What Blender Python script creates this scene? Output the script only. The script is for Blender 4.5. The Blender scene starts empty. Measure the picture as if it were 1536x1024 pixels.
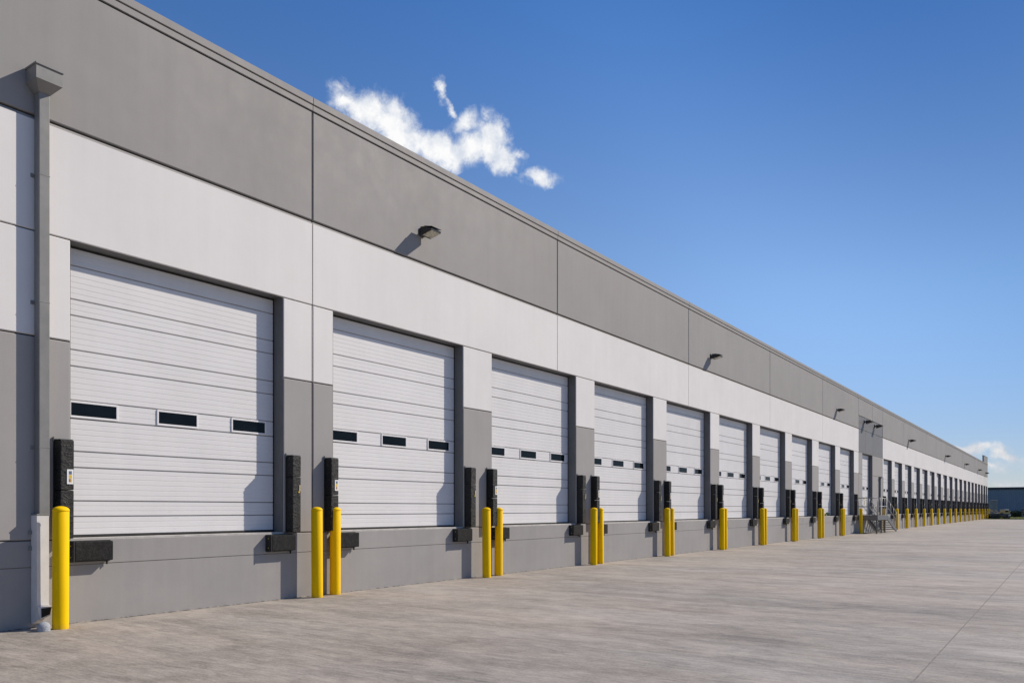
import bpy, bmesh, math, random
from mathutils import Vector, Matrix
random.seed(7)
C = bpy.context.scene.collection
R_ = math.radians

# ------------------------------------------------------------------ nodes / materials
def newmat(name):
    m = bpy.data.materials.new(name); m.use_nodes = True
    nt = m.node_tree
    return m, nt, nt.nodes['Principled BSDF']

class N:
    """small helper to write node graphs"""
    def __init__(s, nt): s.nt = nt
    def add(s, t, **k):
        n = s.nt.nodes.new(t)
        for a, v in k.items(): setattr(n, a, v)
        return n
    def put(s, sock, v):
        if isinstance(v, bpy.types.NodeSocket): s.nt.links.new(v, sock)
        else: sock.default_value = v
    def math(s, op, a, b=0.0, c=0.0, clamp=False):
        n = s.add('ShaderNodeMath', operation=op, use_clamp=clamp)
        s.put(n.inputs[0], a); s.put(n.inputs[1], b); s.put(n.inputs[2], c)
        return n.outputs[0]
    def vmath(s, op, a, b=(0, 0, 0)):
        n = s.add('ShaderNodeVectorMath', operation=op)
        s.put(n.inputs[0], a); s.put(n.inputs[1], b)
        return n.outputs['Value'] if op in ('LENGTH', 'DOT_PRODUCT') else n.outputs[0]
    def mapping(s, v, loc=(0, 0, 0), rot=(0, 0, 0), scale=(1, 1, 1)):
        n = s.add('ShaderNodeMapping')
        s.put(n.inputs['Vector'], v); n.inputs['Location'].default_value = loc
        n.inputs['Rotation'].default_value = rot; n.inputs['Scale'].default_value = scale
        return n.outputs[0]
    def noise(s, v, scale, detail=4, rough=.55, dist=0.0):
        n = s.add('ShaderNodeTexNoise')
        s.put(n.inputs['Vector'], v); n.inputs['Scale'].default_value = scale
        n.inputs['Detail'].default_value = detail; n.inputs['Roughness'].default_value = rough
        n.inputs['Distortion'].default_value = dist
        return n.outputs['Fac']
    def remap(s, v, a, b, c, d, smooth=False):
        n = s.add('ShaderNodeMapRange'); n.clamp = True
        if smooth: n.interpolation_type = 'SMOOTHSTEP'
        s.put(n.inputs[0], v)
        for i, x in enumerate((a, b, c, d)): s.put(n.inputs[i+1], x)
        return n.outputs[0]
    def mix(s, f, a, b, blend='MIX'):
        n = s.add('ShaderNodeMix', data_type='RGBA', blend_type=blend)
        s.put(n.inputs['Factor'], f)
        for k, v in ((6, a), (7, b)):
            s.put(n.inputs[k], v if isinstance(v, bpy.types.NodeSocket) else (*v[:3], 1))
        return n.outputs[2]
    def scale_col(s, col, f):
        n = s.add('ShaderNodeMix', data_type='RGBA', blend_type='MULTIPLY')
        n.inputs['Factor'].default_value = 1
        s.put(n.inputs[6], col if isinstance(col, bpy.types.NodeSocket) else (*col, 1))
        s.put(n.inputs[7], f); return n.outputs[2]
    def bump(s, h, strength, dist):
        n = s.add('ShaderNodeBump'); s.put(n.inputs['Height'], h)
        n.inputs['Strength'].default_value = strength; n.inputs['Distance'].default_value = dist
        return n.outputs[0]
    def pos(s): return s.add('ShaderNodeNewGeometry').outputs['Position']

def set_p(b, nt, **k):
    n = N(nt)
    for a, v in k.items():
        a = {'color': 'Base Color', 'rough': 'Roughness', 'metal': 'Metallic', 'spec': 'Specular IOR Level',
             'normal': 'Normal', 'coat': 'Coat Weight'}[a]
        if a == 'Base Color' and not isinstance(v, bpy.types.NodeSocket): v = (*v[:3], 1)
        n.put(b.inputs[a], v)

def paint_mat(name, col, var=.10, rough=.66, streak=.035, fine=.03, bump=.18):
    """painted tilt-up concrete: cloudy mottling, faint run-down streaks, fine pores"""
    m, nt, b = newmat(name); n = N(nt); p = n.pos()
    big = n.noise(p, .45, 5, .6)
    mid = n.noise(p, 2.6, 4, .6)
    st = n.noise(n.mapping(p, scale=(1, 5.0, .22)), 1.0, 5, .65)
    fi = n.noise(p, 60, 3, .6)
    f = n.math('ADD', n.remap(big, .3, .7, 1-var*.6, 1+var*.6), n.remap(mid, .3, .7, -var*.25, var*.25))
    f = n.math('ADD', f, n.remap(st, .3, .7, -streak, streak*.6))
    f = n.math('ADD', f, n.remap(fi, .25, .75, -fine, fine))
    c = n.scale_col(col, n.mix(n.noise(p, .8, 3), (1.015, 1, .985), (.99, 1, 1.01)))
    c = n.scale_col(c, f)
    h = n.math('ADD', n.math('MULTIPLY', fi, .5), n.math('MULTIPLY', n.noise(p, 9, 5, .6), 1.0))
    set_p(b, nt, color=c, rough=n.remap(mid, .3, .7, rough-.06, rough+.08), spec=.28, normal=n.bump(h, bump, .004))
    return m

def plain_mat(name, col, rough=.5, metal=0.0, var=.1, scale=6, bump=0.0, bscale=40, spec=.5, coat=0.0):
    m, nt, b = newmat(name); n = N(nt); p = n.pos()
    f = n.remap(n.noise(p, scale, 4, .6), .3, .7, 1-var, 1+var)
    set_p(b, nt, color=n.scale_col(col, f), rough=n.remap(n.noise(p, scale*2.3, 3), .3, .7, max(rough-.08, .02), min(rough+.1, 1)),
          metal=metal, spec=spec, coat=coat)
    if bump:
        nt.links.new(n.bump(n.noise(p, bscale, 5, .65), bump, .01), b.inputs['Normal'])
    return m

GREY = paint_mat('grey painted concrete', (.292, .278, .268))
PALE = paint_mat('off white painted concrete', (.69, .668, .655), var=.07, streak=.025, fine=.012)
LOW = paint_mat('grey lower concrete', (.325, .308, .298), var=.09, streak=.03)
PLIN = paint_mat('grey dock face concrete', (.308, .293, .283), var=.12, streak=.04, bump=.3)
ENTRY = paint_mat('darker grey entry panel', (.185, .178, .174), var=.10, streak=.06, rough=.5)
GROOVE = plain_mat('grey groove', (.13, .125, .12), .8)
JOINT = plain_mat('dark joint sealant', (.035, .034, .033), .8)
JAMB = plain_mat('dark grey steel frame', (.148, .146, .146), .5, 0, .08, 3, spec=.3)
SILL = plain_mat('sill concrete', (.42, .40, .38), .8, 0, .2, 5, .3)
def sheet_mat():
    m, nt, b = newmat('white door sheet'); n = N(nt); p = n.pos()
    oi = n.add('ShaderNodeObjectInfo').outputs['Random']
    sx = n.add('ShaderNodeSeparateXYZ'); nt.links.new(p, sx.inputs[0])
    f = n.math('MULTIPLY', n.remap(oi, 0, 1, .965, 1.03), n.remap(n.noise(p, 1.3, 5, .6), .3, .7, .965, 1.03))
    st = n.noise(n.mapping(p, scale=(1, 3.2, .35)), 1.6, 5, .65)
    f = n.math('ADD', f, n.remap(st, .35, .75, .01, -.035))
    c = n.scale_col((.70, .684, .680), f)
    sc = n.noise(n.mapping(p, rot=(.25, 0, 0), scale=(1, 1.2, 8)), 2.2, 5, .7)
    low = n.remap(sx.outputs[2], 1.2, 2.3, 1, .12)
    c = n.mix(n.math('MULTIPLY', n.remap(sc, .62, .76, 0, .34), low), c, (.34, .32, .30))
    set_p(b, nt, color=c, rough=n.remap(st, .3, .7, .36, .52), spec=.4, normal=n.bump(n.noise(p, 4, 4), .05, .01))
    return m
SHEETW = sheet_mat()
SEAMG = plain_mat('grey section gasket', (.24, .235, .235), .7)
FRAMEW = plain_mat('white window frame', (.76, .745, .745), .4, 0, .04)
RUBBER = plain_mat('black door seal rubber', (.012, .012, .012), .6)
INNER = plain_mat('black for unlit hollows', (.02, .02, .02), .9)
STEEL = plain_mat('dark grey stair steel', (.14, .142, .145), .5, .3, .15, 8)
GALV = plain_mat('galvanised rail', (.23, .232, .235), .45, .5, .12, 12)
LAMPB = plain_mat('black lamp housing', (.014, .014, .015), .4, 0, .2, 10)
ROOFM = plain_mat('pale roof membrane', (.6, .6, .6), .8)
DSPOUT = plain_mat('grey downspout paint', (.20, .196, .188), .45, 0, .07, 5, .03, 30)
BOOT = plain_mat('pale downspout boot', (.66, .65, .645), .45, 0, .06, 7, .04, 25)
STONE = plain_mat('speckled drain cap', (.33, .345, .375), .85, 0, .35, 90, .6, 80)
BOLT = plain_mat('brass bolt', (.45, .34, .13), .4, .7)

def glass_mat(name, col, rough=.06):
    m, nt, b = newmat(name); n = N(nt); p = n.pos()
    set_p(b, nt, color=n.scale_col(col, n.remap(n.noise(n.mapping(p, scale=(1, 1, 4)), 2.2, 3), .3, .7, .6, 1.5)), rough=rough, spec=.14)
    nt.links.new(n.bump(n.noise(p, 3, 2), .03, .02), b.inputs['Normal'])
    return m
GLASS = glass_mat('dark door glass', (.004, .006, .008))
def lens_mat():
    m, nt, b = newmat('lamp lens'); n = N(nt); p = n.pos()
    set_p(b, nt, color=n.scale_col((.50, .47, .37), n.remap(n.noise(p, 22, 3), .3, .7, .55, 1.35)), rough=.25, spec=.6)
    return m
LENS = lens_mat()

def vinyl_mat():
    m, nt, b = newmat('wrinkled black vinyl'); n = N(nt); p = n.pos()
    w = n.noise(n.mapping(p, rot=(.5, .2, 0), scale=(3, 9, 15)), 1.0, 5, .6, .8)
    ridge = n.math('ABSOLUTE', n.math('SUBTRACT', w, .5))
    big = n.noise(p, 7, 4)
    dust = n.noise(p, 26, 5, .7)
    c = n.mix(n.remap(dust, .5, .8, 0, .7), (.014, .014, .014), (.05, .049, .047))
    scr = n.noise(n.mapping(p, rot=(.9, 0, 0), scale=(5, 4, 34)), 1.0, 4, .7)
    c = n.mix(n.remap(scr, .66, .74, 0, .5), c, (.20, .195, .19))
    h = n.math('ADD', n.math('MULTIPLY', n.math('MINIMUM', ridge, .12), 4.0), big)
    set_p(b, nt, color=c, rough=n.remap(dust, .3, .7, .38, .7), spec=.35, normal=n.bump(h, .7, .02))
    return m
VINYL = vinyl_mat()
def rub_mat():
    m, nt, b = newmat('worn bumper rubber'); n = N(nt); p = n.pos()
    d = n.noise(p, 18, 6, .7)
    sc = n.noise(n.mapping(p, scale=(1, 3, 30)), 3.0, 4, .7)
    c = n.mix(n.remap(d, .45, .8, 0, .8), (.011, .011, .011), (.045, .044, .043))
    c = n.mix(n.remap(sc, .64, .75, 0, .35), c, (.13, .125, .12))
    set_p(b, nt, color=c, rough=.8, spec=.25, normal=n.bump(n.noise(p, 45, 5, .7), .8, .012))
    return m
BUMP = rub_mat()
def yellow_mat():
    m, nt, b = newmat('yellow bollard paint'); n = N(nt); p = n.pos()
    f = n.remap(n.noise(n.mapping(p, scale=(7, 7, 1.3)), 1.0, 5, .65), .3, .7, .90, 1.06)
    sx = n.add('ShaderNodeSeparateXYZ'); nt.links.new(p, sx.inputs[0])
    low = n.remap(n.math('ADD', sx.outputs[2], n.math('MULTIPLY', n.noise(p, 14, 4), .16)), .05, .16, .45, 0)
    c = n.scale_col((.90, .55, .0012), f)
    c = n.mix(n.remap(n.noise(p, 16, 5, .7), .60, .74, 0, .22), c, (.30, .19, .03))
    c = n.mix(low, c, (.36, .25, .07))
    set_p(b, nt, color=c, rough=n.remap(n.noise(p, 10, 4), .3, .7, .5, .65), spec=.10, normal=n.bump(n.noise(p, 30, 3), .08, .004))
    return m
YEL = yellow_mat()
STWHITE = plain_mat('sticker white', (.78, .78, .76), .5, 0, .05)
STBLUE = plain_mat('sticker slate blue', (.10, .14, .22), .5)
STYEL = plain_mat('sticker yellow', (.72, .48, .05), .5)
STRED = plain_mat('sticker brown red', (.30, .12, .07), .5)
TAN = plain_mat('tan tag', (.45, .36, .20), .6, 0, .25, 20)

def ground_mat():
    m, nt, b = newmat('broom finished concrete'); n = N(nt); p = n.pos()
    sx = n.add('ShaderNodeSeparateXYZ'); nt.links.new(p, sx.inputs[0])
    a = n.noise(n.mapping(p, scale=(.45, 1.5, 1)), 1.0, 8, .72, .6)     # long streaks across the apron
    a2 = n.noise(n.mapping(p, loc=(3, 9, 0), rot=(0, 0, .03), scale=(.85, 4.6, 1)), 1.0, 8, .72, .5)
    a3 = n.noise(n.mapping(p, loc=(7, 2, 0), rot=(0, 0, -.05), scale=(2.6, 17, 1)), 1.0, 6, .7, .4)
    big = n.noise(p, .13, 5, .6)
    mid = n.noise(n.mapping(p, scale=(.7, 1, 1)), 2.4, 8, .72, .6)
    fine = n.noise(p, 38, 5, .7)
    grit = n.noise(p, 150, 2, .6)
    f = n.remap(a, .3, .7, .80, 1.20)
    a0 = n.noise(n.mapping(p, loc=(11, 4, 0), rot=(0, 0, .04), scale=(.15, .62, 1)), 1.0, 7, .66, .6)
    f = n.math('ADD', f, n.remap(a0, .32, .68, -.20, .16))
    f = n.math('ADD', f, n.remap(a2, .3, .7, -.18, .16))
    f = n.math('ADD', f, n.remap(a3, .3, .7, -.17, .16))
    f = n.math('ADD', f, n.remap(big, .3, .7, -.13, .10))
    f = n.math('ADD', f, n.remap(mid, .3, .7, -.20, .18))
    f = n.math('ADD', f, n.remap(fine, .25, .75, -.24, .24))
    f = n.math('ADD', f, n.remap(grit, .25, .75, -.10, .10))
    g3 = n.noise(n.mapping(p, scale=(.6, 1.6, 1)), 11, 8, .82)
    f = n.math('ADD', f, n.remap(g3, .3, .7, -.22, .20))
    pit = n.remap(n.noise(n.mapping(p, scale=(.7, 1.2, 1)), 16, 4, .7), .66, .74, 0, .45)
    f = n.math('SUBTRACT', f, n.math('MULTIPLY', pit, n.remap(mid, .45, .6, 0, 1)))
    hue = n.mix(n.remap(n.noise(n.mapping(p, scale=(.25, .6, 1)), .7, 4), .35, .65, 0, 1), (1.03, .99, .945), (.985, 1, 1.01))
    c = n.scale_col(n.scale_col((.345, .309, .276), hue), f)
    # hairline cracks and old drips
    v = n.add('ShaderNodeTexVoronoi', feature='DISTANCE_TO_EDGE')
    nt.links.new(n.vmath('ADD', n.mapping(p, scale=(.06, .05, 1)), n.vmath('SCALE', n.mapping(p, scale=(0, 0, 0)))), v.inputs['Vector'])
    wob = n.add('ShaderNodeTexNoise'); nt.links.new(p, wob.inputs['Vector']); wob.inputs['Scale'].default_value = .6; wob.inputs['Detail'].default_value = 6
    vv = n.vmath('ADD', n.mapping(p, scale=(.07, .055, 0)), n.mapping(wob.outputs['Color'], scale=(.11, .11, 0)))
    nt.links.new(vv, v.inputs['Vector']); v.inputs['Scale'].default_value = 1
    crack = n.math('MULTIPLY', n.remap(v.outputs['Distance'], .0003, .0009, .55, 0), n.remap(n.noise(p, .09, 2), .56, .66, 0, 1))
    c = n.mix(crack, c, (.12, .11, .10))
    spot = n.math('MULTIPLY', n.remap(n.noise(p, 1.7, 3, .5), .68, .76, 0, .28), n.remap(fine, .3, .6, .3, 1))
    c = n.mix(spot, c, (.17, .155, .145))
    fleck = n.math('MULTIPLY', n.remap(n.noise(n.mapping(p, scale=(1.2, 7, 1)), 2.0, 7, .75), .58, .70, 0, .50), n.remap(n.noise(p, .5, 3), .45, .6, 0, 1))
    c = n.mix(fleck, c, (.50, .46, .43))
    # paler fringe beside the wall
    edge = n.remap(n.math('ADD', sx.outputs[0], n.math('MULTIPLY', n.noise(n.mapping(p, scale=(2, .7, 1)), 1.6, 5, .65), 1.0)), .4, 1.0, .30, 0)
    c = n.mix(edge, c, (.46, .41, .36))
    h = n.math('ADD', n.math('MULTIPLY', n.noise(n.mapping(p, scale=(3, 90, 1)), 1.0, 3), .8), fine)
    set_p(b, nt, color=c, rough=n.remap(a2, .3, .7, .62, .8), spec=.4, normal=n.bump(h, .35, .006))
    return m
CONC = ground_mat()
def seam_mat():
    m, nt, b = newmat('crumbly joint filler'); n = N(nt); p = n.pos()
    k = n.noise(n.mapping(p, scale=(1, 1, 1)), 9, 5, .7)
    set_p(b, nt, color=n.mix(n.remap(k, .46, .56, 0, 1), (.06, .055, .05), (.52, .47, .42)), rough=.9, normal=n.bump(k, .8, .02))
    return m
SEAM = seam_mat()
SAWCUT = plain_mat('sawcut joint', (.21, .19, .175), .9, 0, .3, 8)
def grass_mat():
    m, nt, b = newmat('grass ground'); n = N(nt); p = n.pos()
    k = n.noise(p, .5, 6, .65); k2 = n.noise(p, 9, 4, .7)
    c = n.mix(n.remap(k, .35, .65, 0, 1), (.07, .10, .022), (.14, .135, .04))
    set_p(b, nt, color=n.scale_col(c, n.remap(k2, .25, .75, .6, 1.3)), rough=.95, spec=.1, normal=n.bump(k2, 1, .08))
    return m
GRASS = grass_mat()
BLADE = plain_mat('grass blade', (.12, .15, .035), .8, 0, .4, 2, spec=.2)
BLUEM = plain_mat('blue metal cladding', (.19, .235, .285), .5, 0, .06, .4, .0)
BLUET = plain_mat('dark roof trim', (.02, .028, .04), .5)
LEAF = plain_mat('weed leaf', (.06, .13, .025), .6, 0, .35, 30)
HEDGE = plain_mat('hedge leaf', (.035, .055, .022), .7, 0, .5, 3)
DARKV = plain_mat('dark vehicle paint', (.02, .024, .04), .3, 0, .1, 4, coat=.4)
TANV = plain_mat('tan vehicle paint', (.50, .36, .14), .4, 0, .12, 4)
GBOX = plain_mat('grey container paint', (.25, .25, .25), .6, 0, .12, 2)

# ------------------------------------------------------------------ mesh helpers
def box(bm, x0, x1, y0, y1, z0, z1, mi=0, bev=0.0, seg=1):
    """axis-aligned box, optionally with bevelled edges; mi = material slot"""
    xs = (min(x0, x1), max(x0, x1)); ys = (min(y0, y1), max(y0, y1)); zs = (min(z0, z1), max(z0, z1))
    v = [bm.verts.new((xs[i], ys[j], zs[k])) for i in (0, 1) for j in (0, 1) for k in (0, 1)]
    fs = []
    for q in ((0, 1, 3, 2), (4, 6, 7, 5), (0, 4, 5, 1), (2, 3, 7, 6), (0, 2, 6, 4), (1, 5, 7, 3)):
        f = bm.faces.new([v[i] for i in q]); f.material_index = mi; fs.append(f)
    if bev:
        es = list({e for f in fs for e in f.edges})
        r = bmesh.ops.bevel(bm, geom=es, offset=bev, segments=seg, profile=.5, affect='EDGES')
        for f in r['faces']: f.material_index = mi
    return fs

def prism(bm, prof, y0, y1, mi=0):
    """profile of (x, z) points extruded along y"""
    a = [bm.verts.new((x, y0, z)) for x, z in prof]; b = [bm.verts.new((x, y1, z)) for x, z in prof]
    n = len(prof); out = []
    for i in range(n):
        out.append(bm.faces.new((a[i], a[(i+1) % n], b[(i+1) % n], b[i])))
    out.append(bm.faces.new(a[::-1])); out.append(bm.faces.new(b))
    for f in out: f.material_index = mi
    return out

def prism_x(bm, prof, x0, x1, mi=0):
    """profile of (y, z) points extruded along x"""
    a = [bm.verts.new((x0, y, z)) for y, z in prof]; b = [bm.verts.new((x1, y, z)) for y, z in prof]
    n = len(prof)
    out = [bm.faces.new((a[i], a[(i+1) % n], b[(i+1) % n], b[i])) for i in range(n)]
    out += [bm.faces.new(a[::-1]), bm.faces.new(b)]
    for f in out: f.material_index = mi

def tube(bm, pts, r, n=8, mi=0):
    pts = [Vector(p) for p in pts]; rings = []
    for i, p in enumerate(pts):
        t = (pts[min(i+1, len(pts)-1)] - pts[max(i-1, 0)]).normalized()
        u = t.cross(Vector((0, 0, 1)) if abs(t.z) < .9 else Vector((1, 0, 0))).normalized(); w = t.cross(u)
        rings.append([bm.verts.new(p + r*(math.cos(2*math.pi*k/n)*u + math.sin(2*math.pi*k/n)*w)) for k in range(n)])
    for a, b in zip(rings, rings[1:]):
        for k in range(n):
            f = bm.faces.new((a[k], a[(k+1) % n], b[(k+1) % n], b[k])); f.smooth = True; f.material_index = mi
    for q in (rings[0][::-1], rings[-1]):
        f = bm.faces.new(q); f.material_index = mi

def lathe(bm, prof, n=24, mi=0, cx=0, cy=0, smooth=True):
    rings = []
    for r, z in prof:
        if r < 1e-6: rings.append([bm.verts.new((cx, cy, z))])
        else: rings.append([bm.verts.new((cx+r*math.cos(2*math.pi*k/n), cy+r*math.sin(2*math.pi*k/n), z)) for k in range(n)])
    for a, b in zip(rings, rings[1:]):
        for k in range(n):
            q = [a[k % len(a)], a[(k+1) % len(a)], b[(k+1) % len(b)], b[k % len(b)]]
            q = [x for i, x in enumerate(q) if x not in q[:i]]
            if len(q) >= 3:
                f = bm.faces.new(q); f.smooth = smooth; f.material_index = mi

def obj(name, bm, mats, parent=None, loc=(0, 0, 0)):
    bmesh.ops.recalc_face_normals(bm, faces=bm.faces[:])
    me = bpy.data.meshes.new(name); bm.to_mesh(me); bm.free()
    for m in (mats if isinstance(mats, (list, tuple)) else [mats]): me.materials.append(m)
    o = bpy.data.objects.new(name, me); C.objects.link(o); o.location = loc
    if parent: o.parent = parent
    return o

def tag(o, label, cat, group=None):
    o['label'] = label; o['category'] = cat
    if group: o['group'] = group
    return o
def thing(name, label, cat, loc=(0, 0, 0), group=None):
    o = bpy.data.objects.new(name, None); o.empty_display_size = .2
    C.objects.link(o); o.location = loc
    return tag(o, label, cat, group)
def struct(name, bm, mats, kind='structure'):
    o = obj(name, bm, mats); o['kind'] = kind; return o
KIDS = {}
def kids(o):
    return [c for c in o.children]
def dup(o, loc=None, label=None, parent=None):
    c = o.copy(); C.objects.link(c)
    if parent: c.parent = parent
    if loc is not None: c.location = loc
    if label: c['label'] = label
    for ch in kids(o): dup(ch, None, None, c)
    return c

# ------------------------------------------------------------------ layout (metres; wall face x = 0, y runs along the wall)
CAM = Vector((10.75, 0, 1.5)); TH = R_(34.928)
OPEN = [(5.28, 8.75), (9.84, 13.56), (14.60, 18.36), (19.37, 23.15), (24.16, 28.00), (28.91, 32.70), (33.68, 37.33),
        (38.40, 42.00), (43.27, 46.86), (47.99, 51.54)]
SERV = (53.90, 57.04)
LEFT2 = [60.86, 65.2, 69.7, 74.2, 78.7, 83.3, 88.0, 92.8, 97.6, 102.4, 107.2, 112.0, 116.7, 121.4, 126.0, 130.5, 134.9, 139.2, 143.3]
OPEN2 = [(a, a+3.2) for a in LEFT2[:-1]] + [(143.3, 145.8)]
Y0, Y1 = -12.0, 146.64
JOINTS = [1.3, 9.37, 17.42, 25.98, 35.04, 44.08, 52.84, 60.55, 69.16, 79.13, 87.64, 95.34, 102.9, 110.6, 118.4, 126.2, 133.4, 140.12]
Z_SILL, Z_HEAD, Z_BAND, Z_PIER, Z_TOP = 1.11, 5.03, 6.48, 3.69, 8.60
G = .013                       # half width of a vertical joint
ords = ['first', 'second', 'third', 'fourth', 'fifth', 'sixth', 'seventh', 'eighth', 'ninth', 'tenth', 'eleventh', 'twelfth',
        'thirteenth', 'fourteenth', 'fifteenth', 'sixteenth', 'seventeenth', 'eighteenth', 'nineteenth']
def door_phrase(i):
    return f'{ords[i]} dock door' if i < 10 else f'{ords[i-10]} door beyond the stairs'
ALL = OPEN + OPEN2

# ------------------------------------------------------------------ the warehouse
wh = thing('warehouse', 'long grey and white concrete warehouse with a row of white dock doors', 'warehouse')

def panel(bm, y0, y1, z0, z1, depth=.03, ch=.012, mi=0, x=0.0, chm=None):
    """a wall panel: flat face with chamfered edges standing `depth` proud of the core"""
    c = ch
    b = [(y0, z0), (y1, z0), (y1, z1), (y0, z1)]
    i = [(y0+c, z0+c), (y1-c, z0+c), (y1-c, z1-c), (y0+c, z1-c)]
    vb = [bm.verts.new((x-depth, y, z)) for y, z in b]
    vm = [bm.verts.new((x-c, y, z)) for y, z in b]
    vf = [bm.verts.new((x, y, z)) for y, z in i]
    for k in range(4):
        for p, q in ((vb, vm), (vm, vf)):
            f = bm.faces.new((p[k], p[(k+1) % 4], q[(k+1) % 4], q[k])); f.material_index = mi
    f = bm.faces.new(vf); f.material_index = mi

edges = [Y0] + JOINTS + [Y1]
# upper grey wall, with the joint core behind it
for a, b in zip(edges, edges[1:]):
    zb = Z_BAND + .010
    for p, q, z in ([(a, 57.0, 7.31), (57.0, b, 7.31)] if abs(a - 52.84) < .01 else [(a, b, zb)]):
        bm = bmesh.new(); panel(bm, p+G, q-G, z, 8.355, .05); obj('upper_wall_panel', bm, [GREY], wh)
bm = bmesh.new(); box(bm, -.35, -.05, Y0, Y1, Z_HEAD+.004, 8.36); obj('wall_core', bm, [JOINT], wh)
# white band with a broad top chamfer
for a, b in zip(edges, edges[1:]):
    if abs(a - 52.84) < .01: continue
    y0, y1 = a+G, b-G
    bm = bmesh.new()
    prism(bm, [(-.05, Z_HEAD), (-.008, Z_HEAD), (0, Z_HEAD+.008), (0, Z_BAND-.058), (-.030, Z_BAND-.012), (-.05, Z_BAND-.012)], y0, y1, 0)
    for f in bm.faces:
        f.normal_update()
        if f.calc_center_median().z > Z_BAND-.055 and abs(f.normal.y) < .5: f.material_index = 1
    obj('white_wall_panel', bm, [PALE, GREY], wh)
# entry panels over the stairs
for y0, y1, z0, z1 in ((52.86, 54.9, Z_HEAD, Z_BAND-.012), (54.915, 57.3, Z_HEAD, Z_BAND-.012), (57.315, 60.53, Z_HEAD, Z_BAND-.012), (52.86, 60.53, Z_BAND+.012, 7.285)):
    bm = bmesh.new(); panel(bm, y0, y1, z0, z1, .03, .006, 0, -.018); obj('entry_panel', bm, [ENTRY], wh)
# coping
bm = bmesh.new()
for a, b in zip(edges, edges[1:]):
    box(bm, -.40, .012, a+.003, b-.003, 8.375, 8.468, 0, .004)
    box(bm, -.42, .024, a+.003, b-.003, 8.484, Z_TOP, 0, .005)
box(bm, -.38, -.012, Y0, Y1, 8.34, 8.59, 1)
obj('coping', bm, [GREY, JOINT], wh)
# roof, ends and back
bm = bmesh.new(); box(bm, -60, -.43, Y0+.3, Y1-.3, 8.0, 8.2); obj('roof', bm, [ROOFM], wh)
bm = bmesh.new()
box(bm, -60, -.355, Y1-.3, Y1-.002, 0, Z_TOP-.01); box(bm, -60, -.51, Y0, Y0+.3, 0, Z_TOP-.01); box(bm, -60.3, -60, Y0, Y1, 0, Z_TOP-.01)
obj('end_wall', bm, [GREY], wh)
bm = bmesh.new(); box(bm, -1.35, -1.15, Y0+.3, Y1-.3, .0, 8.0); obj('light_block_backing', bm, [INNER], wh)  # unseen black backing, added to stop light leaking past the doors
# raised parapet at the far corner
bm = bmesh.new(); box(bm, -.22, -.004, 140.1, Y1-.01, Z_TOP+.001, 9.55, 0, .02); box(bm, -.25, .02, 140.06, Y1+.03, 9.55, 9.63, 0, .01)
obj('raised_parapet', bm, [GREY], wh)
# dock face
bm = bmesh.new()
for a, b in ((Y0, 9.37), (9.37, 52.84), (52.84, 60.55), (60.55, 100), (100, Y1)):
    panel(bm, a+.005, b-.005, -.2, .761, .02, .002); panel(bm, a+.005, b-.005, .765, 1.096, .02, .008)
box(bm, -.5, -.02, Y0, Y1, -.2, 1.094, 1)
obj('dock_face', bm, [PLIN, GROOVE], wh)
# piers between the openings
holes = OPEN + [SERV] + OPEN2
pe = [(Y0, holes[0][0])] + [(holes[i][1], holes[i+1][0]) for i in range(len(holes)-1)] + [(holes[-1][1], Y1)]
for a, b in pe:
    bm = bmesh.new()
    cuts = [j for j in JOINTS if a+.15 < j < b-.15 and (j < 12 or j in (52.84, 60.55, 140.12))]
    ee = [a] + cuts + [b]
    for p, q in zip(ee, ee[1:]):
        p2 = p + (G if p in cuts else 0); q2 = q - (G if q in cuts else 0)
        grey_all = (52.5 < p and q < 60.6)
        panel(bm, p2, q2, 1.108, Z_PIER-.009, .03, .012, 1)
        panel(bm, p2, q2, Z_PIER+.009, Z_HEAD-.016, .03, .010, 1 if grey_all else 0)
    box(bm, -.5, -.03, a+.002, b-.002, 1.095, Z_HEAD+.003, 2)
    obj('pier', bm, [PALE, LOW, JOINT], wh)

# ------------------------------------------------------------------ dock door (width 3.6, scaled along y to its opening)
W0 = 3.6
def door_sheet(bm, zb, zt, x=-.24, y0=.025, y1=W0-.025):
    lines = [1.40, 1.61, 2.06, 2.277, 2.716, 2.963, 3.42, 3.64, 4.10, 4.317, 4.77]
    prof = [(x, zb)]
    marks = [(z, 'S') for z in lines]
    b = [zb] + lines + [zt]
    for p, q in zip(b, b[1:]):
        k = max(1, round((q-p)/.075))
        for i in range(1, k): marks.append((p+(q-p)*i/k, 'r'))
    for z, t in sorted(marks):
        if t == 'S': prof += [(x, z-.008), (x-.021, z-.007), (x-.021, z+.005), (x-.003, z+.008), (x, z+.013)]
        else: prof += [(x, z-.006), (x-.0026, z-.005), (x-.0026, z+.001), (x, z+.010)]
    prof.append((x, zt))
    a = [bm.verts.new((p, y0, z)) for p, z in prof]; c = [bm.verts.new((p, y1, z)) for p, z in prof]
    for i in range(len(prof)-1):
        f = bm.faces.new((a[i], c[i], c[i+1], a[i+1]))
        if prof[i][0] < x-.02 and prof[i+1][0] < x-.02: f.material_index = 1      # gasket between two sections
    box(bm, x-.06, x-.022, y0, y1, zb, zt)
def make_window():
    bm = bmesh.new()
    hw, z0, z1, t, x = .350, 2.728, 2.956, .028, -.24
    for y0, y1, za, zb in ((-hw, hw, z0, z0+t), (-hw, hw, z1-t, z1), (-hw, -hw+t, z0+t, z1-t), (hw-t, hw, z0+t, z1-t)):
        box(bm, x-.002, x+.016, y0, y1, za, zb, 0, .003)
    box(bm, x-.010, x+.006, -hw+t, hw-t, z0+t, z1-t, 1)
    return bm
win_me = None
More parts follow.
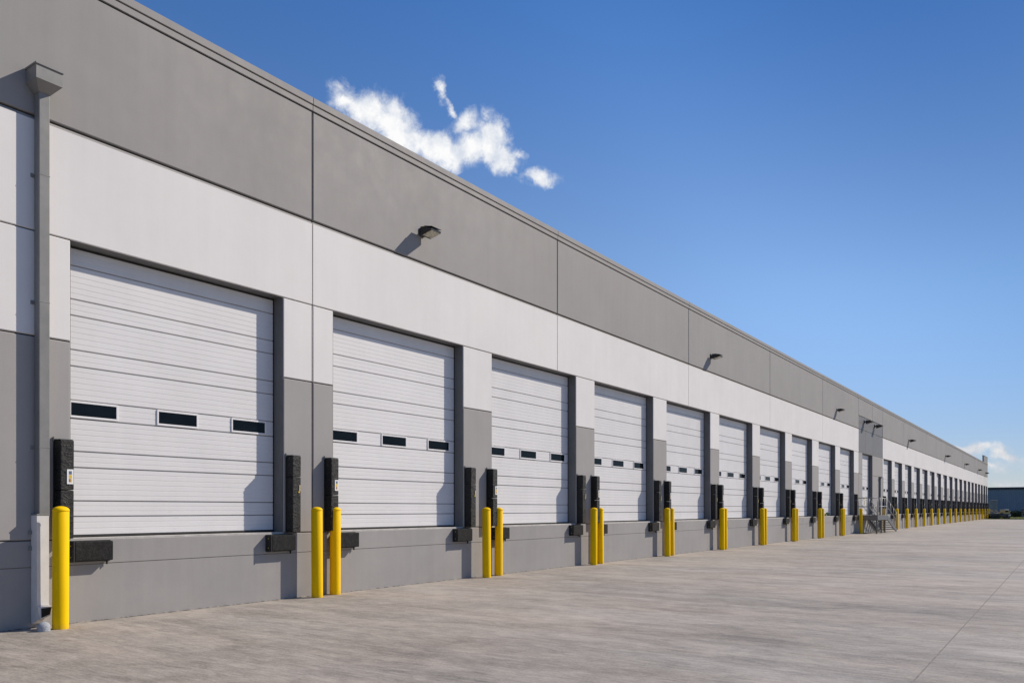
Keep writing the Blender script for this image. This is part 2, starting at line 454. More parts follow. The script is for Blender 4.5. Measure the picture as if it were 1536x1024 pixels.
def make_door():
    global win_me
    bm = bmesh.new(); door_sheet(bm, 1.155, 5.03)
    d = obj('dock_door', bm, [SHEETW, SEAMG], wh)
    for y in (.45, 1.755, 3.07):
        if win_me is None:
            w = obj('window', make_window(), [FRAMEW, GLASS], d); win_me = w.data
        else:
            w = bpy.data.objects.new('window', win_me); C.objects.link(w); w.parent = d
        w.location = (0, y, 0)
    bm = bmesh.new(); box(bm, -.275, -.232, .02, W0-.02, 1.121, 1.156, 0, .006); obj('bottom_seal', bm, [RUBBER], d)
    for y0, y1, ya, yb in ((-.001, .012, .012, .03), (W0-.012, W0+.001, W0-.032, W0-.012)):     # steel lining of the opening
        bm = bmesh.new(); box(bm, -.34, -.016, y0, y1, 1.118, Z_HEAD-.007); box(bm, -.36, -.235, ya, yb, 1.118, Z_HEAD-.01, 1)
        obj('jamb', bm, [JAMB, RUBBER], d)
    bm = bmesh.new(); box(bm, -.36, -.031, -.012, W0+.012, Z_HEAD-.006, Z_HEAD+.003); box(bm, -.255, -.228, .012, W0-.012, Z_HEAD-.034, Z_HEAD-.007, 1); obj('lintel', bm, [JAMB, RUBBER], d)
    bm = bmesh.new(); box(bm, -.5, -.004, .001, W0-.001, 1.088, 1.117, 0, .004); obj('door_sill', bm, [SILL], d)
    return d
door0 = make_door()
for i, (a, b) in enumerate(ALL):
    d = door0 if i == 0 else dup(door0, parent=wh)
    d.location = (0, a, 0); d.scale = (1, (b-a)/W0, 1)
d = dup(door0, parent=wh); d.name = 'service_door'; d.location = (0, SERV[0], 0); d.scale = (1, (SERV[1]-SERV[0])/W0, 1)
bm = bmesh.new()
box(bm, -.236, -.228, 1.55, 2.25, 2.05, 2.32, 0); box(bm, -.229, -.225, 1.62, 1.88, 2.1, 2.27, 1); box(bm, -.229, -.225, 1.95, 2.18, 2.1, 2.27, 1)
box(bm, -.236, -.228, 1.95, 2.15, 1.78, 2.02, 1)
obj('notice', bm, [STWHITE, TAN], d)

# ------------------------------------------------------------------ dock pads and bumpers
def pad_proto(near):
    t = thing('dock_pad', '', 'dock pad', group='black dock pads beside the dock doors')
    bm = bmesh.new()
    if near: zz = [(1.12, 1.74), (1.745, 2.385)]
    else: zz = [(1.12, 2.03), (2.036, 2.385)]
    for z0, z1 in zz: box(bm, .022, .185, -.085, .085, z0, z1, 0, .012, 2)
    # dents and slack in the covering
    for v in bm.verts:
        v.co.x += .004*math.sin(9*v.co.z+5*v.co.y); v.co.y += .002*math.sin(11*v.co.z)
    obj('pad_cover', bm, [VINYL], t)
    bm = bmesh.new(); box(bm, .001, .021, -.092, .088, 1.115, 2.405, 0, .003); obj('backing_board', bm, [RUBBER], t)
    bm = bmesh.new(); box(bm, .022, .172, -.088, .08, 2.388, 2.398, 0, .002); box(bm, .005, .03, -.10, -.086, 2.37, 2.43, 0, .003)
    obj('top_bracket', bm, [STEEL], t)
    bm = bmesh.new()
    if near:
        box(bm, .184, .1935, -.008, .072, 1.82, 2.01, 0); 
        box(bm, .193, .1945, .014, .052, 1.945, 1.988, 1); box(bm, .193, .1945, .014, .052, 1.893, 1.940, 2)
        box(bm, .193, .1945, .014, .034, 1.845, 1.888, 3); box(bm, .193, .1945, .036, .052, 1.845, 1.888, 2)
        obj('sticker', bm, [STWHITE, STBLUE, STYEL, STRED], t)
    else:
        box(bm, .184, .193, .04, .068, 1.80, 1.90, 0); box(bm, .184, .193, .025, .055, 1.77, 1.795, 1)
        obj('tag_plate', bm, [TAN, STYEL], t)
    return t
padN, padF = pad_proto(True), pad_proto(False)
def bumper_proto(L):
    t = thing('dock_bumper', '', 'dock bumper', group='black rubber dock bumpers under the dock doors')
    bm = bmesh.new(); box(bm, .018, .145, -L/2+.012, L/2, .815, 1.075, 0, .014, 2)
    obj('rubber_block', bm, [BUMP], t)
    bm = bmesh.new(); box(bm, .001, .150, -L/2-.012, -L/2+.010, .808, 1.080, 0, .004); box(bm, .001, .017, -L/2+.01, L/2+.03, .80, 1.083, 0, .003)
    box(bm, .02, .05, L/2-.035, L/2-.027, .755, .815, 0)
    obj('steel_plate', bm, [RUBBER], t)
    for z in (.87, 1.02):
        bm = bmesh.new(); lathe(bm, [(0, 0), (.011, .0), (.011, .008), (0, .010)], 8)
        bmesh.ops.rotate(bm, verts=bm.verts[:], matrix=Matrix.Rotation(R_(90), 3, 'X'))
        obj('bolt', bm, [BOLT], t, (.085, -L/2-.011, z))
    return t
bumN, bumF = bumper_proto(.52), bumper_proto(.50)
for i, (a, b) in enumerate(ALL):
    ph = door_phrase(i)
    for proto, y, lab in ((padN, a-.125, f'tall black pad with small white sticker, near side of {ph}'),
                          (padF, b+.125, f'tall black pad without white sticker, far side of {ph}'),
                          (bumN, a+.24, f'black rubber bumper block under the near corner of {ph}'),
                          (bumF, b-.11, f'black rubber bumper block under the far corner of {ph}')):
        if i == 0: o = proto; o.location = (0, y, 0); o['label'] = lab
        else: o = dup(proto, (0, y, 0), lab)

# ------------------------------------------------------------------ bollards
def bollard_proto():
    t = thing('bollard', '', 'bollard', group='yellow bollards along the dock wall')
    r = .094
    bm = bmesh.new(); lathe(bm, [(r, .0), (r, 1.468), (r-.004, 1.474)], 32); obj('sleeve', bm, [YEL], t)
    bm = bmesh.new()
    lathe(bm, [(r-.006, 1.470), (r+.003, 1.474), (r+.003, 1.484)] + [((r+.001)*math.cos(k*math.pi/16), 1.486+.050*math.sin(k*math.pi/16)) for k in range(1, 8)] + [(0, 1.537)], 32)
    obj('domed_cap', bm, [YEL], t)
    return t
bol0 = bollard_proto(); first = True
def bollard(x, y, lab):
    global first
    tilt = (random.uniform(-.006, .006), random.uniform(-.006, .006), random.uniform(0, 6))
    if first: o = bol0; o.location = (x, y, 0); o['label'] = lab; first = False
    else: o = dup(bol0, (x, y, 0), lab)
    o.rotation_euler = tilt
bollard(.36, 4.985, 'yellow bollard standing between the box head downspout and the first dock door')
for i, (a, b) in enumerate(ALL):
    ph = door_phrase(i)
    if i > 0 and i != 10:
        bollard(.15, a+(-.09 if i < 2 else .05 if i < 5 else .16), f'yellow domed bollard in front of the near corner of {ph}')
    if i == 10: bollard(.22, 59.8, 'yellow domed bollard just behind the foot of the metal stairs')
    if i == 9: bollard(.30, 52.05, 'yellow domed bollard just before the metal stair platform')
    else: bollard(.255, b+.5, f'yellow domed bollard past the far corner of {ph}') if b+.6 < Y1 or i == len(ALL)-1 else None

# ------------------------------------------------------------------ wall floodlights
def lamp_proto():
    t = thing('floodlight', '', 'floodlight', group='black floodlights on the upper wall')
    bm = bmesh.new(); box(bm, 0.0, .03, -.07, .07, -.06, .10, 0, .006); box(bm, .03, .11, -.03, .03, -.01, .05, 0, .006)
    obj('wall_bracket', bm, [LAMPB], t)
    bm = bmesh.new()
    prism(bm, [(.10, -.085), (.10, .085), (.19, .075), (.39, .005), (.385, -.030), (.13, -.085)], -.145, .145)
    obj('housing', bm, [LAMPB], t)
    bm = bmesh.new(); prism(bm, [(.150, -.0875), (.376, -.0385), (.378, -.0315), (.150, -.080)], -.128, .128); obj('lens', bm, [LENS], t)
    bm = bmesh.new(); prism(bm, [(.20, .075), (.41, .030), (.41, .036), (.20, .083)], -.15, .15); obj('visor', bm, [LAMPB], t)
    return t
lamp0 = lamp_proto()
LAMPS = [(12.2, 0, 7.05, 'black floodlight high on the grey wall above second dock door'),
         (28.05, 0, 7.03, 'black floodlight high on grey wall past the fifth dock door'),
         (47.2, 0, 7.02, 'black floodlight high on grey wall just before the tenth dock door'),
         (54.5, -.014, 7.0, 'black floodlight on the darker entry panel, nearer the tenth dock door'),
         (57.8, -.014, 7.0, 'black floodlight on the darker entry panel, nearer the doors beyond the stairs'),
         (71.5, 0, 7.0, 'black floodlight on grey wall, first one beyond the stair entry'),
         (94.6, 0, 7.0, 'black floodlight on grey wall, second one beyond the stair entry'),
         (113.2, 0, 7.0, 'black floodlight on grey wall, third one beyond the stair entry'),
         (130.6, 0, 7.0, 'black floodlight on grey wall, fourth one beyond the stair entry'),
         (142.4, 0, 7.0, 'black floodlight on the far end of the wall, below the raised parapet')]
for i, (y, x, z, lab) in enumerate(LAMPS):
    if i == 0: lamp0.location = (x, y, z); lamp0['label'] = lab
    else:
        o = dup(lamp0, (x, y, z), lab)
        if i > 2: o.scale = (1.3, 1.3, 1.3)

# ------------------------------------------------------------------ downspout at the near end
ds = thing('downspout', 'grey square downspout with box head and pale lower boot at near wall', 'downspout', (0, 0, 0))
bm = bmesh.new()
def frustum(bm, q0, q1, mi=0, caps=True):
    a = [bm.verts.new(p) for p in q0]; b = [bm.verts.new(p) for p in q1]; n = len(a)
    for k in range(n):
        f = bm.faces.new((a[k], a[(k+1) % n], b[(k+1) % n], b[k])); f.material_index = mi
    if caps:
        for q in (a[::-1], b): f = bm.faces.new(q); f.material_index = mi
def rect(x0, x1, y0, y1, z): return [(x0, y0, z), (x1, y0, z), (x1, y1, z), (x0, y1, z)]
frustum(bm, rect(.004, .28, 4.735, 5.05, 6.83), rect(.004, .28, 4.735, 5.05, 7.00))
frustum(bm, rect(.004, .145, 4.825, 4.97, 6.735), rect(.004, .279, 4.736, 5.049, 6.829))
head = obj('leader_head', bm, [DSPOUT], ds)
bm = bmesh.new(); box(bm, .004, .295, 4.722, 5.063, 7.0, 7.022, 0, .003); obj('lid', bm, [DSPOUT], head)
bm = bmesh.new(); box(bm, .006, .138, 4.833, 4.962, 1.40, 6.74, 0, .008, 2)
obj('pipe', bm, [DSPOUT], ds)
for z in (2.27, 4.1, 5.7):
    bm = bmesh.new(); box(bm, .005, .1405, 4.8305, 4.9645, z, z+.012, 0, .002); box(bm, .002, .012, 4.79, 4.83, z-.02, z+.03, 0, .002)
    obj('strap', bm, [DSPOUT], ds)
bm = bmesh.new()
B0, B1 = 4.798, 4.942
frustum(bm, rect(.004, .158, B0, B1, .30), rect(.004, .158, B0, B1, 1.42))
box(bm, .003, .164, B0-.005, B1+.005, 1.42, 1.44, 1, .004); box(bm, .003, .161, B0-.003, B1+.003, .292, .30, 0)
frustum(bm, [(.004, B0, .05), (.09, B0+.02, .09), (.09, B1-.03, .09), (.004, B1, .05)], rect(.004, .158, B0, B1, .292), 0)
obj('boot', bm, [BOOT, DSPOUT], ds)
bm = bmesh.new()       # the outlet, opening forward and down
q0 = [(.085, B0+.002, .10), (.21, B0+.012, .125), (.215, B1-.01, .165), (.085, B1-.002, .12)]
q1 = [(.085, B0+.002, .291), (.225, B0-.015, .275), (.225, B1+.012, .275), (.085, B1-.002, .291)]
frustum(bm, q0, q1, 0)
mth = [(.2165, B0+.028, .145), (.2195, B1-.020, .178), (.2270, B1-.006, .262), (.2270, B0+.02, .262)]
frustum(bm, [(x-.002, y, z) for x, y, z in mth], [(x+.004, y, z) for x, y, z in mth], 1)  # black plate: the shade inside the mouth is put in as colour
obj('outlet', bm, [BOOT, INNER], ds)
for z in (1.18, .98):
    bm = bmesh.new(); box(bm, .003, .03, 4.768, 4.796, z, z+.05, 0, .004); obj('wall_clip', bm, [GALV], ds)
bm = bmesh.new(); lathe(bm, [(.075, 0), (.075, .05)] + [(.075*math.cos(k*math.pi/12), .05+.065*math.sin(k*math.pi/12)) for k in range(1, 6)] + [(0, .115)], 20)
o = obj('drain_cap', bm, [STONE], None, (.40, 4.765, .002)); tag(o, 'small speckled grey dome on the ground below the downspout outlet', 'drain cap')

# ------------------------------------------------------------------ second downspout beside the entry
ds2 = thing('downspout', 'slim dark grey downspout on the pier beyond the metal stairs', 'downspout')
bm = bmesh.new(); box(bm, .004, .12, 59.2, 59.34, .25, 3.55, 0, .008); obj('pipe', bm, [DSPOUT], ds2)
bm = bmesh.new(); frustum(bm, rect(.004, .12, 59.2, 59.34, 3.551), rect(.004, .2, 59.12, 59.42, 3.7)); obj('leader_head', bm, [DSPOUT], ds2)
bm = bmesh.new(); frustum(bm, rect(.06, .2, 59.2, 59.34, .1), rect(.004, .12, 59.2, 59.34, .249)); obj('outlet', bm, [DSPOUT], ds2)

# ------------------------------------------------------------------ the metal stairs
st = thing('metal_stairs', 'grey metal stair and railed platform in front of the entry door', 'stairs')
PX0, PX1, PA, PB, PE, ZP = .02, 1.12, 52.42, 55.5, 58.95, 1.10
bm = bmesh.new()
box(bm, PX0, PX1, PA+.05, PB, ZP-.04, ZP, 0)
for k in range(14): box(bm, PX0, PX1, PA+.12+k*.26, PA+.125+k*.26, ZP, ZP+.006, 0)
obj('platform', bm, [STEEL], st)
bm = bmesh.new()
box(bm, PX1+.001, PX1+.05, PA, PB+.1, ZP-.28, ZP+.02, 0, .004); box(bm, PX0, PX1, PA, PA+.049, ZP-.28, ZP+.02, 0, .004)
obj('edge_beam', bm, [STEEL], st)
for y, lean in ((PA+.25, 0), (PA+1.7, .0), (PB-.2, 0)):
    bm = bmesh.new(); box(bm, PX1-.10, PX1-.02, y-.04, y+.04, 0, ZP-.04, 0, .004); box(bm, PX1-.14, PX1+.02, y-.08, y+.08, 0, .012, 0)
    obj('leg', bm, [STEEL], st)
bm = bmesh.new(); tube(bm, [(PX1-.05, PA+.9, ZP-.1), (PX1-.05, PA+.35, .06)], .03, 6); obj('brace', bm, [STEEL], st)
NS = 6
for x in (PX0+.06, PX1+.002):
    bm = bmesh.new()
    prism_x(bm, [(PB+.101, ZP+.02), (PB+.101, ZP-.28), (PE-.30, 0.0), (PE, 0.0), (PE, .16)], x, x+.05)
    obj('stringer', bm, [STEEL], st)
for k in range(NS):
    z = ZP*(1-(k+1)/(NS+1)); y = PB + .12 + (PE-PB-.15)*(k+.35)/NS
    bm = bmesh.new(); box(bm, PX0+.112, PX1, y, y+.30, z-.03, z, 0, .003); box(bm, PX0+.112, PX1, y+.27, y+.302, z-.045, z+.004, 1, .002)
    obj('step', bm, [STEEL, GALV], st)
def rail(x, name='railing', ends=True):
    bm = bmesh.new(); h = 1.07
    for zz in (ZP+h, ZP+h*.52):
        tube(bm, [(x, PA+.04, zz), (x, PB+.05, zz), (x, PE-.15, zz-ZP+.22)], .022, 8)
    for k in range(5):
        y = PA+.05+(PB-PA-.05)*k/4
        tube(bm, [(x, y, ZP-.1), (x, y, ZP+h)], .02, 8)
    for f in (.35, .7, .985):
        y = PB+(PE-.15-PB)*f; z = ZP+(0.22-ZP)*f
        tube(bm, [(x, y, max(z-.28, 0)), (x, y, z+h)], .02, 8)
    return obj(name, bm, [GALV], st)
rail(PX1+.025)
bm = bmesh.new()
for zz in (ZP+1.07, ZP+.55): tube(bm, [(PX0+.05, PB+.1, zz), (PX0+.05, PE-.15, zz-ZP+.22)], .022, 8)
for f in (0, .5, .985):
    y = PB+.1+(PE-.25-PB)*f; z = ZP+(0.22-ZP)*f
    tube(bm, [(PX0+.05, y, max(z-.2, 0)), (PX0+.05, y, z+1.05)], .02, 8)
obj('railing', bm, [GALV], st)
bm = bmesh.new()
for zz in (ZP+1.07, ZP+.55): tube(bm, [(PX0+.02, PA+.04, zz), (PX1+.02, PA+.04, zz)], .022, 8)
for x in (PX0+.05, .55): tube(bm, [(x, PA+.04, ZP-.1), (x, PA+.04, ZP+1.07)], .02, 8)
obj('railing', bm, [GALV], st)

# a weed on the sill
def leaf(bm, base, tip, w):
    base, tip = Vector(base), Vector(tip); d = tip-base
    s = d.cross(Vector((random.uniform(-1, 1), random.uniform(-1, 1), .3))).normalized()*w
    m = base+d*.55+Vector((0, 0, d.length*.12))
    bm.faces.new([bm.verts.new(p) for p in (base, m+s, tip, m-s)])
bm = bmesh.new()
for k in range(46):
    b0 = (random.uniform(.0, .05), random.uniform(-.45, .35), random.uniform(0, .05))
    leaf(bm, b0, (b0[0]+random.uniform(0, .10), b0[1]+random.uniform(-.14, .14), b0[2]+random.uniform(.03, .2)), random.uniform(.012, .03))
for k in range(7): tube(bm, [(.01, -.3+k*.1, -.008), (.03, -.3+k*.1, .10)], .004, 5)
o = obj('weed', bm, [LEAF], None, (-.09, 45.2, 1.127)); tag(o, 'small green weed growing on the sill of the ninth dock door', 'weed')

# ------------------------------------------------------------------ ground
bm = bmesh.new(); box(bm, 0.004, 90, -45, 136.0, -.2, 0.0)
box(bm, 9.62, 9.632, -45, 136, -.05, .0035, 1)                       # sawcut joints
for y in (-6.3, 37.5, 73, 107): box(bm, .05, 90, y, y+.012, -.05, .003, 1)
y = Y0; prev = None                                                  # crumbly filler along the wall
while y < 136:
    w = .014+.03*random.random()**2
    p = (bm.verts.new((.003, y, .006)), bm.verts.new((.003+w, y, .0045)))
    if prev: f = bm.faces.new((prev[0], prev[1], p[1], p[0])); f.material_index = 2
    prev = p; y += .05 if y < 30 else .2
struct('pavement', bm, [CONC, SAWCUT, SEAM])
bm = bmesh.new()
v = [bm.verts.new(p) for p in ((-1500, -1500, -.03), (1500, -1500, -.03), (1500, 2500, -.03), (-1500, 2500, -.03))]; bm.faces.new(v)
struct('ground', bm, [GRASS])
# grass blades beyond the apron
bm = bmesh.new()
for k in range(9000):
    x = random.uniform(-14, 34); y = 136.05+random.random()**1.6*16
    h = random.uniform(.05, .17); a = random.uniform(0, math.pi); w = .02
    dx, dy = math.cos(a)*w, math.sin(a)*w
    bm.faces.new([bm.verts.new(p) for p in ((x-dx, y-dy, -.03), (x+dx, y+dy, -.03), (x+random.uniform(-.06, .06), y+random.uniform(-.06, .06), h-.03))])
struct('grass', bm, [BLADE], 'stuff')

# ------------------------------------------------------------------ blue warehouse behind
bw = thing('metal_warehouse', 'low dark blue metal warehouse beyond the grass at the far end', 'warehouse', (0, 192, -.03))
bm = bmesh.new()
x = -70.0; prof = []
while x < 70:
    prof += [(x, 0), (x+.16, 0), (x+.2, .04), (x+.26, .04), (x+.3, 0)]; x += .34
a = [bm.verts.new((p, -q, 0)) for p, q in prof]; b = [bm.verts.new((p, -q, 5.55)) for p, q in prof]
for k in range(len(prof)-1): bm.faces.new((a[k], a[k+1], b[k+1], b[k]))
box(bm, -70, 70, .05, 30, 0, 5.5)
obj('wall', bm, [BLUEM], bw)
bm = bmesh.new(); box(bm, -70.3, 70.3, -.25, 30.3, 5.551, 5.98, 0, .02); obj('roof', bm, [BLUET], bw)
bm = bmesh.new(); box(bm, 2.0, 6.0, -.09, .0, 0, 3.1, 0, .01)
for k in range(8): box(bm, 2.0, 6.0, -.10, -.089, .38*k+.02, .38*k+.04, 1)
obj('roll_door', bm, [BLUEM, BLUET], bw)

# ------------------------------------------------------------------ things on the grass
def P(px, Z, z=0.0):
    u = (px-768)/1200
    F = Vector((-math.sin(TH), math.cos(TH), 0)); Rr = Vector((math.cos(TH), math.sin(TH), 0))
    p = CAM+F*Z+Rr*(u*Z); p.z = z; return p
# work vehicle: dark low body, tan cab
c = P(1502, 126, -.03)
ut = thing('work_vehicle', 'small dark work vehicle with tan cab parked on the grass', 'vehicle', c)
ut.rotation_euler = (0, 0, TH+.08)
bm = bmesh.new(); box(bm, -1.3, 1.15, -.55, .55, .3, .75, 0, .08, 2); box(bm, -1.25, -.05, -.5, .5, .75, .92, 0, .05); obj('body', bm, [DARKV], ut)
bm = bmesh.new()
prism(bm, [(.05, .76), (1.1, .76), (1.05, 1.02), (.86, 1.36), (.22, 1.40), (.05, 1.05)], -.5, .5)
obj('cab', bm, [TANV], ut)
bm = bmesh.new(); box(bm, .28, .8, -.512, -.5, 1.05, 1.27, 0); obj('window', bm, [GLASS], ut)
bm = bmesh.new(); box(bm, .15, .92, -.53, .53, 1.40, 1.45, 0, .02); obj('roof', bm, [STWHITE], ut)
bm = bmesh.new(); box(bm, 1.15, 1.24, -.5, .5, .45, .72, 0, .03); obj('bumper', bm, [STWHITE], ut)
for sx in (-.85, .75):
    for sy in (-.56, .56):
        bm = bmesh.new(); lathe(bm, [(0, -.1), (.2, -.1), (.32, -.07), (.32, .07), (.2, .1), (0, .1)], 18)
        bmesh.ops.rotate(bm, verts=bm.verts[:], matrix=Matrix.Rotation(R_(90), 3, 'X'))
        w = obj('wheel', bm, [RUBBER], ut, (sx, sy, .32))
        bm = bmesh.new(); lathe(bm, [(0, -.108), (.15, -.105), (.15, .105), (0, .108)], 12)
        bmesh.ops.rotate(bm, verts=bm.verts[:], matrix=Matrix.Rotation(R_(90), 3, 'X'))
        obj('rim', bm, [GALV], w)
# low trailer with a sloping ramp
c = P(1494.5, 124, -.03)
tr = thing('trailer', 'dark flat trailer with its ramp lowered beside the tan cab vehicle', 'trailer', c)
tr.rotation_euler = (0, 0, TH)
bm = bmesh.new(); box(bm, -1.3, .2, -.6, .6, .55, .85, 0, .02); obj('bed', bm, [DARKV], tr)
bm = bmesh.new(); prism(bm, [(.2, .56), (.2, .84), (1.55, .10), (1.55, .02)], -.58, .58); obj('ramp', bm, [DARKV], tr)
for sx in (-.9, -.25):
    bm = bmesh.new(); lathe(bm, [(0, -.6), (.2, -.6), (.29, -.57), (.29, -.45), (.2, -.42), (.05, -.42), (.05, .42), (.2, .42), (.29, .45), (.29, .57), (.2, .6), (0, .6)], 18)
    bmesh.ops.rotate(bm, verts=bm.verts[:], matrix=Matrix.Rotation(R_(90), 3, 'X'))
    obj('wheel_pair', bm, [RUBBER], tr, (sx, 0, .29))
bm = bmesh.new(); tube(bm, [(.15, -.55, .85), (-.35, -.55, 1.25), (-.6, -.55, 1.32)], .05, 8); tube(bm, [(.15, .55, .85), (-.35, .55, 1.25), (-.6, .55, 1.32)], .05, 8)
obj('side_rail', bm, [TANV], tr)
# grey container
c = P(1488.5, 150, -.03)
cb = thing('storage_container', 'grey storage box standing against the blue warehouse beside the dock', 'container', c)
cb.rotation_euler = (0, 0, TH)
bm = bmesh.new(); box(bm, -.55, .55, -.6, .6, .1, 3.1, 0, .03)
for k in range(6): box(bm, -.5+k*.18, -.42+k*.18, -.625, -.6, .2, 3.0, 0)
obj('box_body', bm, [GBOX], cb)
bm = bmesh.new(); box(bm, -.6, .6, -.66, .66, 3.1, 3.2, 0, .02); obj('top_rim', bm, [GBOX], cb)
bm = bmesh.new(); box(bm, -.5, .5, -.55, .55, 0, .1, 0); obj('base_skid', bm, [STEEL], cb)
# hedge
bm = bmesh.new()
h0, h1 = P(1519, 150), P(1531, 150)
for k in range(5200):
    t = random.random(); b0 = h0.lerp(h1, t)+Vector((random.gauss(0, .3), random.gauss(0, .3), random.random()**.8*(.8+.25*math.sin(t*17)+.15*math.sin(t*43))))
    leaf(bm, b0, b0+Vector((random.uniform(-.16, .16), random.uniform(-.16, .16), random.uniform(0, .16))), random.uniform(.03, .06))
for k in range(7):
    p = h0.lerp(h1, (k+.5)/7); tube(bm, [(p.x, p.y, -.03), (p.x, p.y, .5)], .04, 6)
o = obj('hedge', bm, [HEDGE]); tag(o, 'low dark hedge on the grass in front of the blue warehouse', 'hedge')
# meter post
c = P(1533.3, 148, -.03)
mp = thing('utility_post', 'dark post with two stacked boxes beside the low dark hedge', 'utility post', c); mp.rotation_euler = (0, 0, TH)
bm = bmesh.new(); box(bm, -.07, .07, -.07, .07, 0, 1.45, 0, .01); obj('post', bm, [STEEL], mp)
for z in (.85, 1.3):
    bm = bmesh.new(); box(bm, -.28, .28, -.2, -.071, z, z+.28, 0, .02); obj('meter_box', bm, [DARKV], mp)

# ------------------------------------------------------------------ sun, sky with clouds, camera
SUN = Vector((1.0, 1.55, 1.40)).normalized()
ld = bpy.data.lights.new('sun', 'SUN'); ld.energy = 4.7; ld.angle = R_(.5); ld.color = (1, .912, .79)
lo = bpy.data.objects.new('sun', ld); C.objects.link(lo); lo.rotation_euler = (-SUN).to_track_quat('-Z', 'Y').to_euler(); lo.location = (40, 20, 60)

world = bpy.data.worlds.new('World'); bpy.context.scene.world = world; world.use_nodes = True
nt = world.node_tree; n = N(nt); bg = nt.nodes['Background']
sky = n.add('ShaderNodeTexSky', sky_type='NISHITA'); sky.sun_disc = False
sky.sun_elevation = math.asin(SUN.z); sky.sun_rotation = math.atan2(SUN.x, SUN.y)
sky.air_density = 1.0; sky.dust_density = .15; sky.ozone_density = 2.5; sky.altitude = 0
D = n.add('ShaderNodeTexCoord').outputs['Generated']
sx = n.add('ShaderNodeSeparateXYZ'); nt.links.new(D, sx.inputs[0])
az = n.math('ARCTAN2', sx.outputs[0], sx.outputs[1]); el = n.math('ARCSINE', sx.outputs[2])
cmb = n.add('ShaderNodeCombineXYZ'); nt.links.new(az, cmb.inputs[0]); nt.links.new(el, cmb.inputs[1])
warp = n.add('ShaderNodeTexNoise'); nt.links.new(D, warp.inputs['Vector']); warp.inputs['Scale'].default_value = 26; warp.inputs['Detail'].default_value = 7; warp.inputs['Roughness'].default_value = .6
W = n.vmath('SUBTRACT', warp.outputs['Color'], (.5, .5, .5))
W = n.mapping(W, scale=(.045, .045, 0))
AE = n.vmath('ADD', cmb.outputs[0], W)
def azel(px, py):
    F = Vector((-math.sin(TH), math.cos(TH), 0)); Rr = Vector((math.cos(TH), math.sin(TH), 0))
    d = (F+Rr*((px-768)/1200)+Vector((0, 0, 1))*((763-py)/1200)).normalized()
    return math.atan2(d.x, d.y), math.asin(d.z)
# cloud puffs: image-free list of (centre direction, half width, half height, tilt, weight)
PUFF = [((548, 170), 66, 42, -22, 1.15), ((600, 195), 72, 44, -32, 1.25), ((515, 152), 34, 22, -12, .95), ((650, 222), 72, 34, -18, 1.2),
        ((705, 226), 46, 30, 10, 1.15), ((738, 212), 38, 52, -32, 1.25), ((752, 238), 44, 28, 0, 1.15), ((698, 190), 24, 24, 20, .8),
        ((665, 138), 11, 22, -10, .85), ((678, 163), 16, 10, -50, .75), ((807, 266), 32, 17, -6, .85), ((784, 228), 15, 10, 0, .6), ((560, 215), 40, 22, -30, 1.0), ((690, 232), 44, 26, 0, 1.1), ((640, 215), 60, 30, -25, 1.1),
        ((1455, 676), 70, 14, -3, .95), ((1508, 686), 36, 11, -16, .95), ((1575, 692), 75, 15, 0, .95), ((1495, 703), 55, 8, -5, .55), ((1530, 722), 90, 12, 0, .6)]
dens = None; lowm = None
for (px, py), rx, ry, tilt, wgt in PUFF:
    a0, e0 = azel(px, py); a1, _ = azel(px+rx, py); _, e1 = azel(px, py-ry)
    sxr, syr = abs(a1-a0), abs(e1-e0)
    m = n.add('ShaderNodeMapping', vector_type='TEXTURE'); nt.links.new(AE, m.inputs['Vector'])
    m.inputs['Location'].default_value = (a0, e0, 0); m.inputs['Rotation'].default_value = (0, 0, R_(tilt)); m.inputs['Scale'].default_value = (sxr, syr, 1)
    v = n.math('MULTIPLY', n.math('SUBTRACT', 1.0, n.vmath('LENGTH', m.outputs[0])), wgt)
    dens = v if dens is None else n.math('SMOOTH_MAX', dens, v, .18)
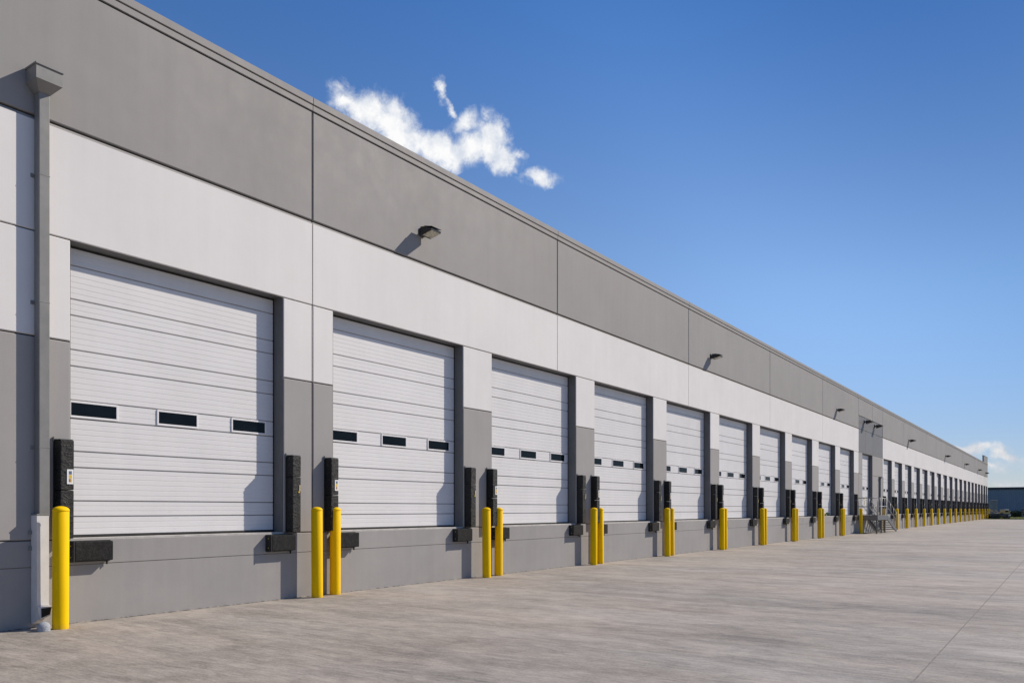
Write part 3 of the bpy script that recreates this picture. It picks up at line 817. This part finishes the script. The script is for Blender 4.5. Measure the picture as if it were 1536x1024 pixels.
fb = n.noise(D, 62, 10, .64, .5); fb2 = n.noise(D, 30, 6, .6)
fld = n.math('ADD', dens, n.math('MULTIPLY', n.math('SUBTRACT', fb, .5), 1.15))
fld = n.math('ADD', fld, n.math('MULTIPLY', n.math('SUBTRACT', fb2, .5), .5))
alpha = n.remap(fld, -.05, .82, 0, 1, True)
veil = n.remap(el, .0, .075, .18, 0)
# sunlit and shaded parts of the cloud: offset look-up toward the sun
off = n.noise(n.vmath('ADD', D, tuple(SUN*.012)), 30, 6, .6)
lowc = n.remap(el, .05, .2, .82, 1)
lit = n.remap(n.math('ADD', n.math('MULTIPLY', n.math('SUBTRACT', fb2, off), 3.0), n.math('MULTIPLY', fld, .4)), -.15, .62, 0, 1)
ccol = n.scale_col(n.mix(lit, (6.9, 7.4, 8.3), (9.8, 9.8, 9.8)), lowc)
g1 = n.mix(n.remap(el, .03, .26, 0, 1, True), (.62, .67, .90), (.98, 1.10, 1.28))
g2 = n.mix(n.remap(el, .26, .64, 0, 1, True), g1, (.50, .90, 1.36))
toward = n.vmath('DOT_PRODUCT', D, tuple(SUN))
g2 = n.scale_col(g2, n.mix(n.remap(toward, .62, .87, 0, 1, True), (1, 1, 1), (.54, .62, .68)))
g2 = n.scale_col(g2, n.mix(n.remap(toward, .85, .95, 0, 1, True), (1, 1, 1), (.55, .55, .55)))
skyc = n.scale_col(sky.outputs[0], g2)
out = n.mix(alpha, skyc, ccol)
nt.links.new(out, bg.inputs['Color']); bg.inputs['Strength'].default_value = .10

cam = bpy.data.cameras.new('camera'); co = bpy.data.objects.new('camera', cam); C.objects.link(co)
co.location = CAM; co.rotation_euler = (R_(90), 0, TH)
cam.sensor_width = 36; cam.lens = 28.125; cam.shift_y = .1634; cam.clip_end = 6000; cam.clip_start = .1
sc = bpy.context.scene; sc.camera = co
sc.view_settings.view_transform = 'Standard'; sc.view_settings.look = 'None'; sc.view_settings.gamma = 1; sc.view_settings.exposure = 0.0
sc.cycles.max_bounces = 6
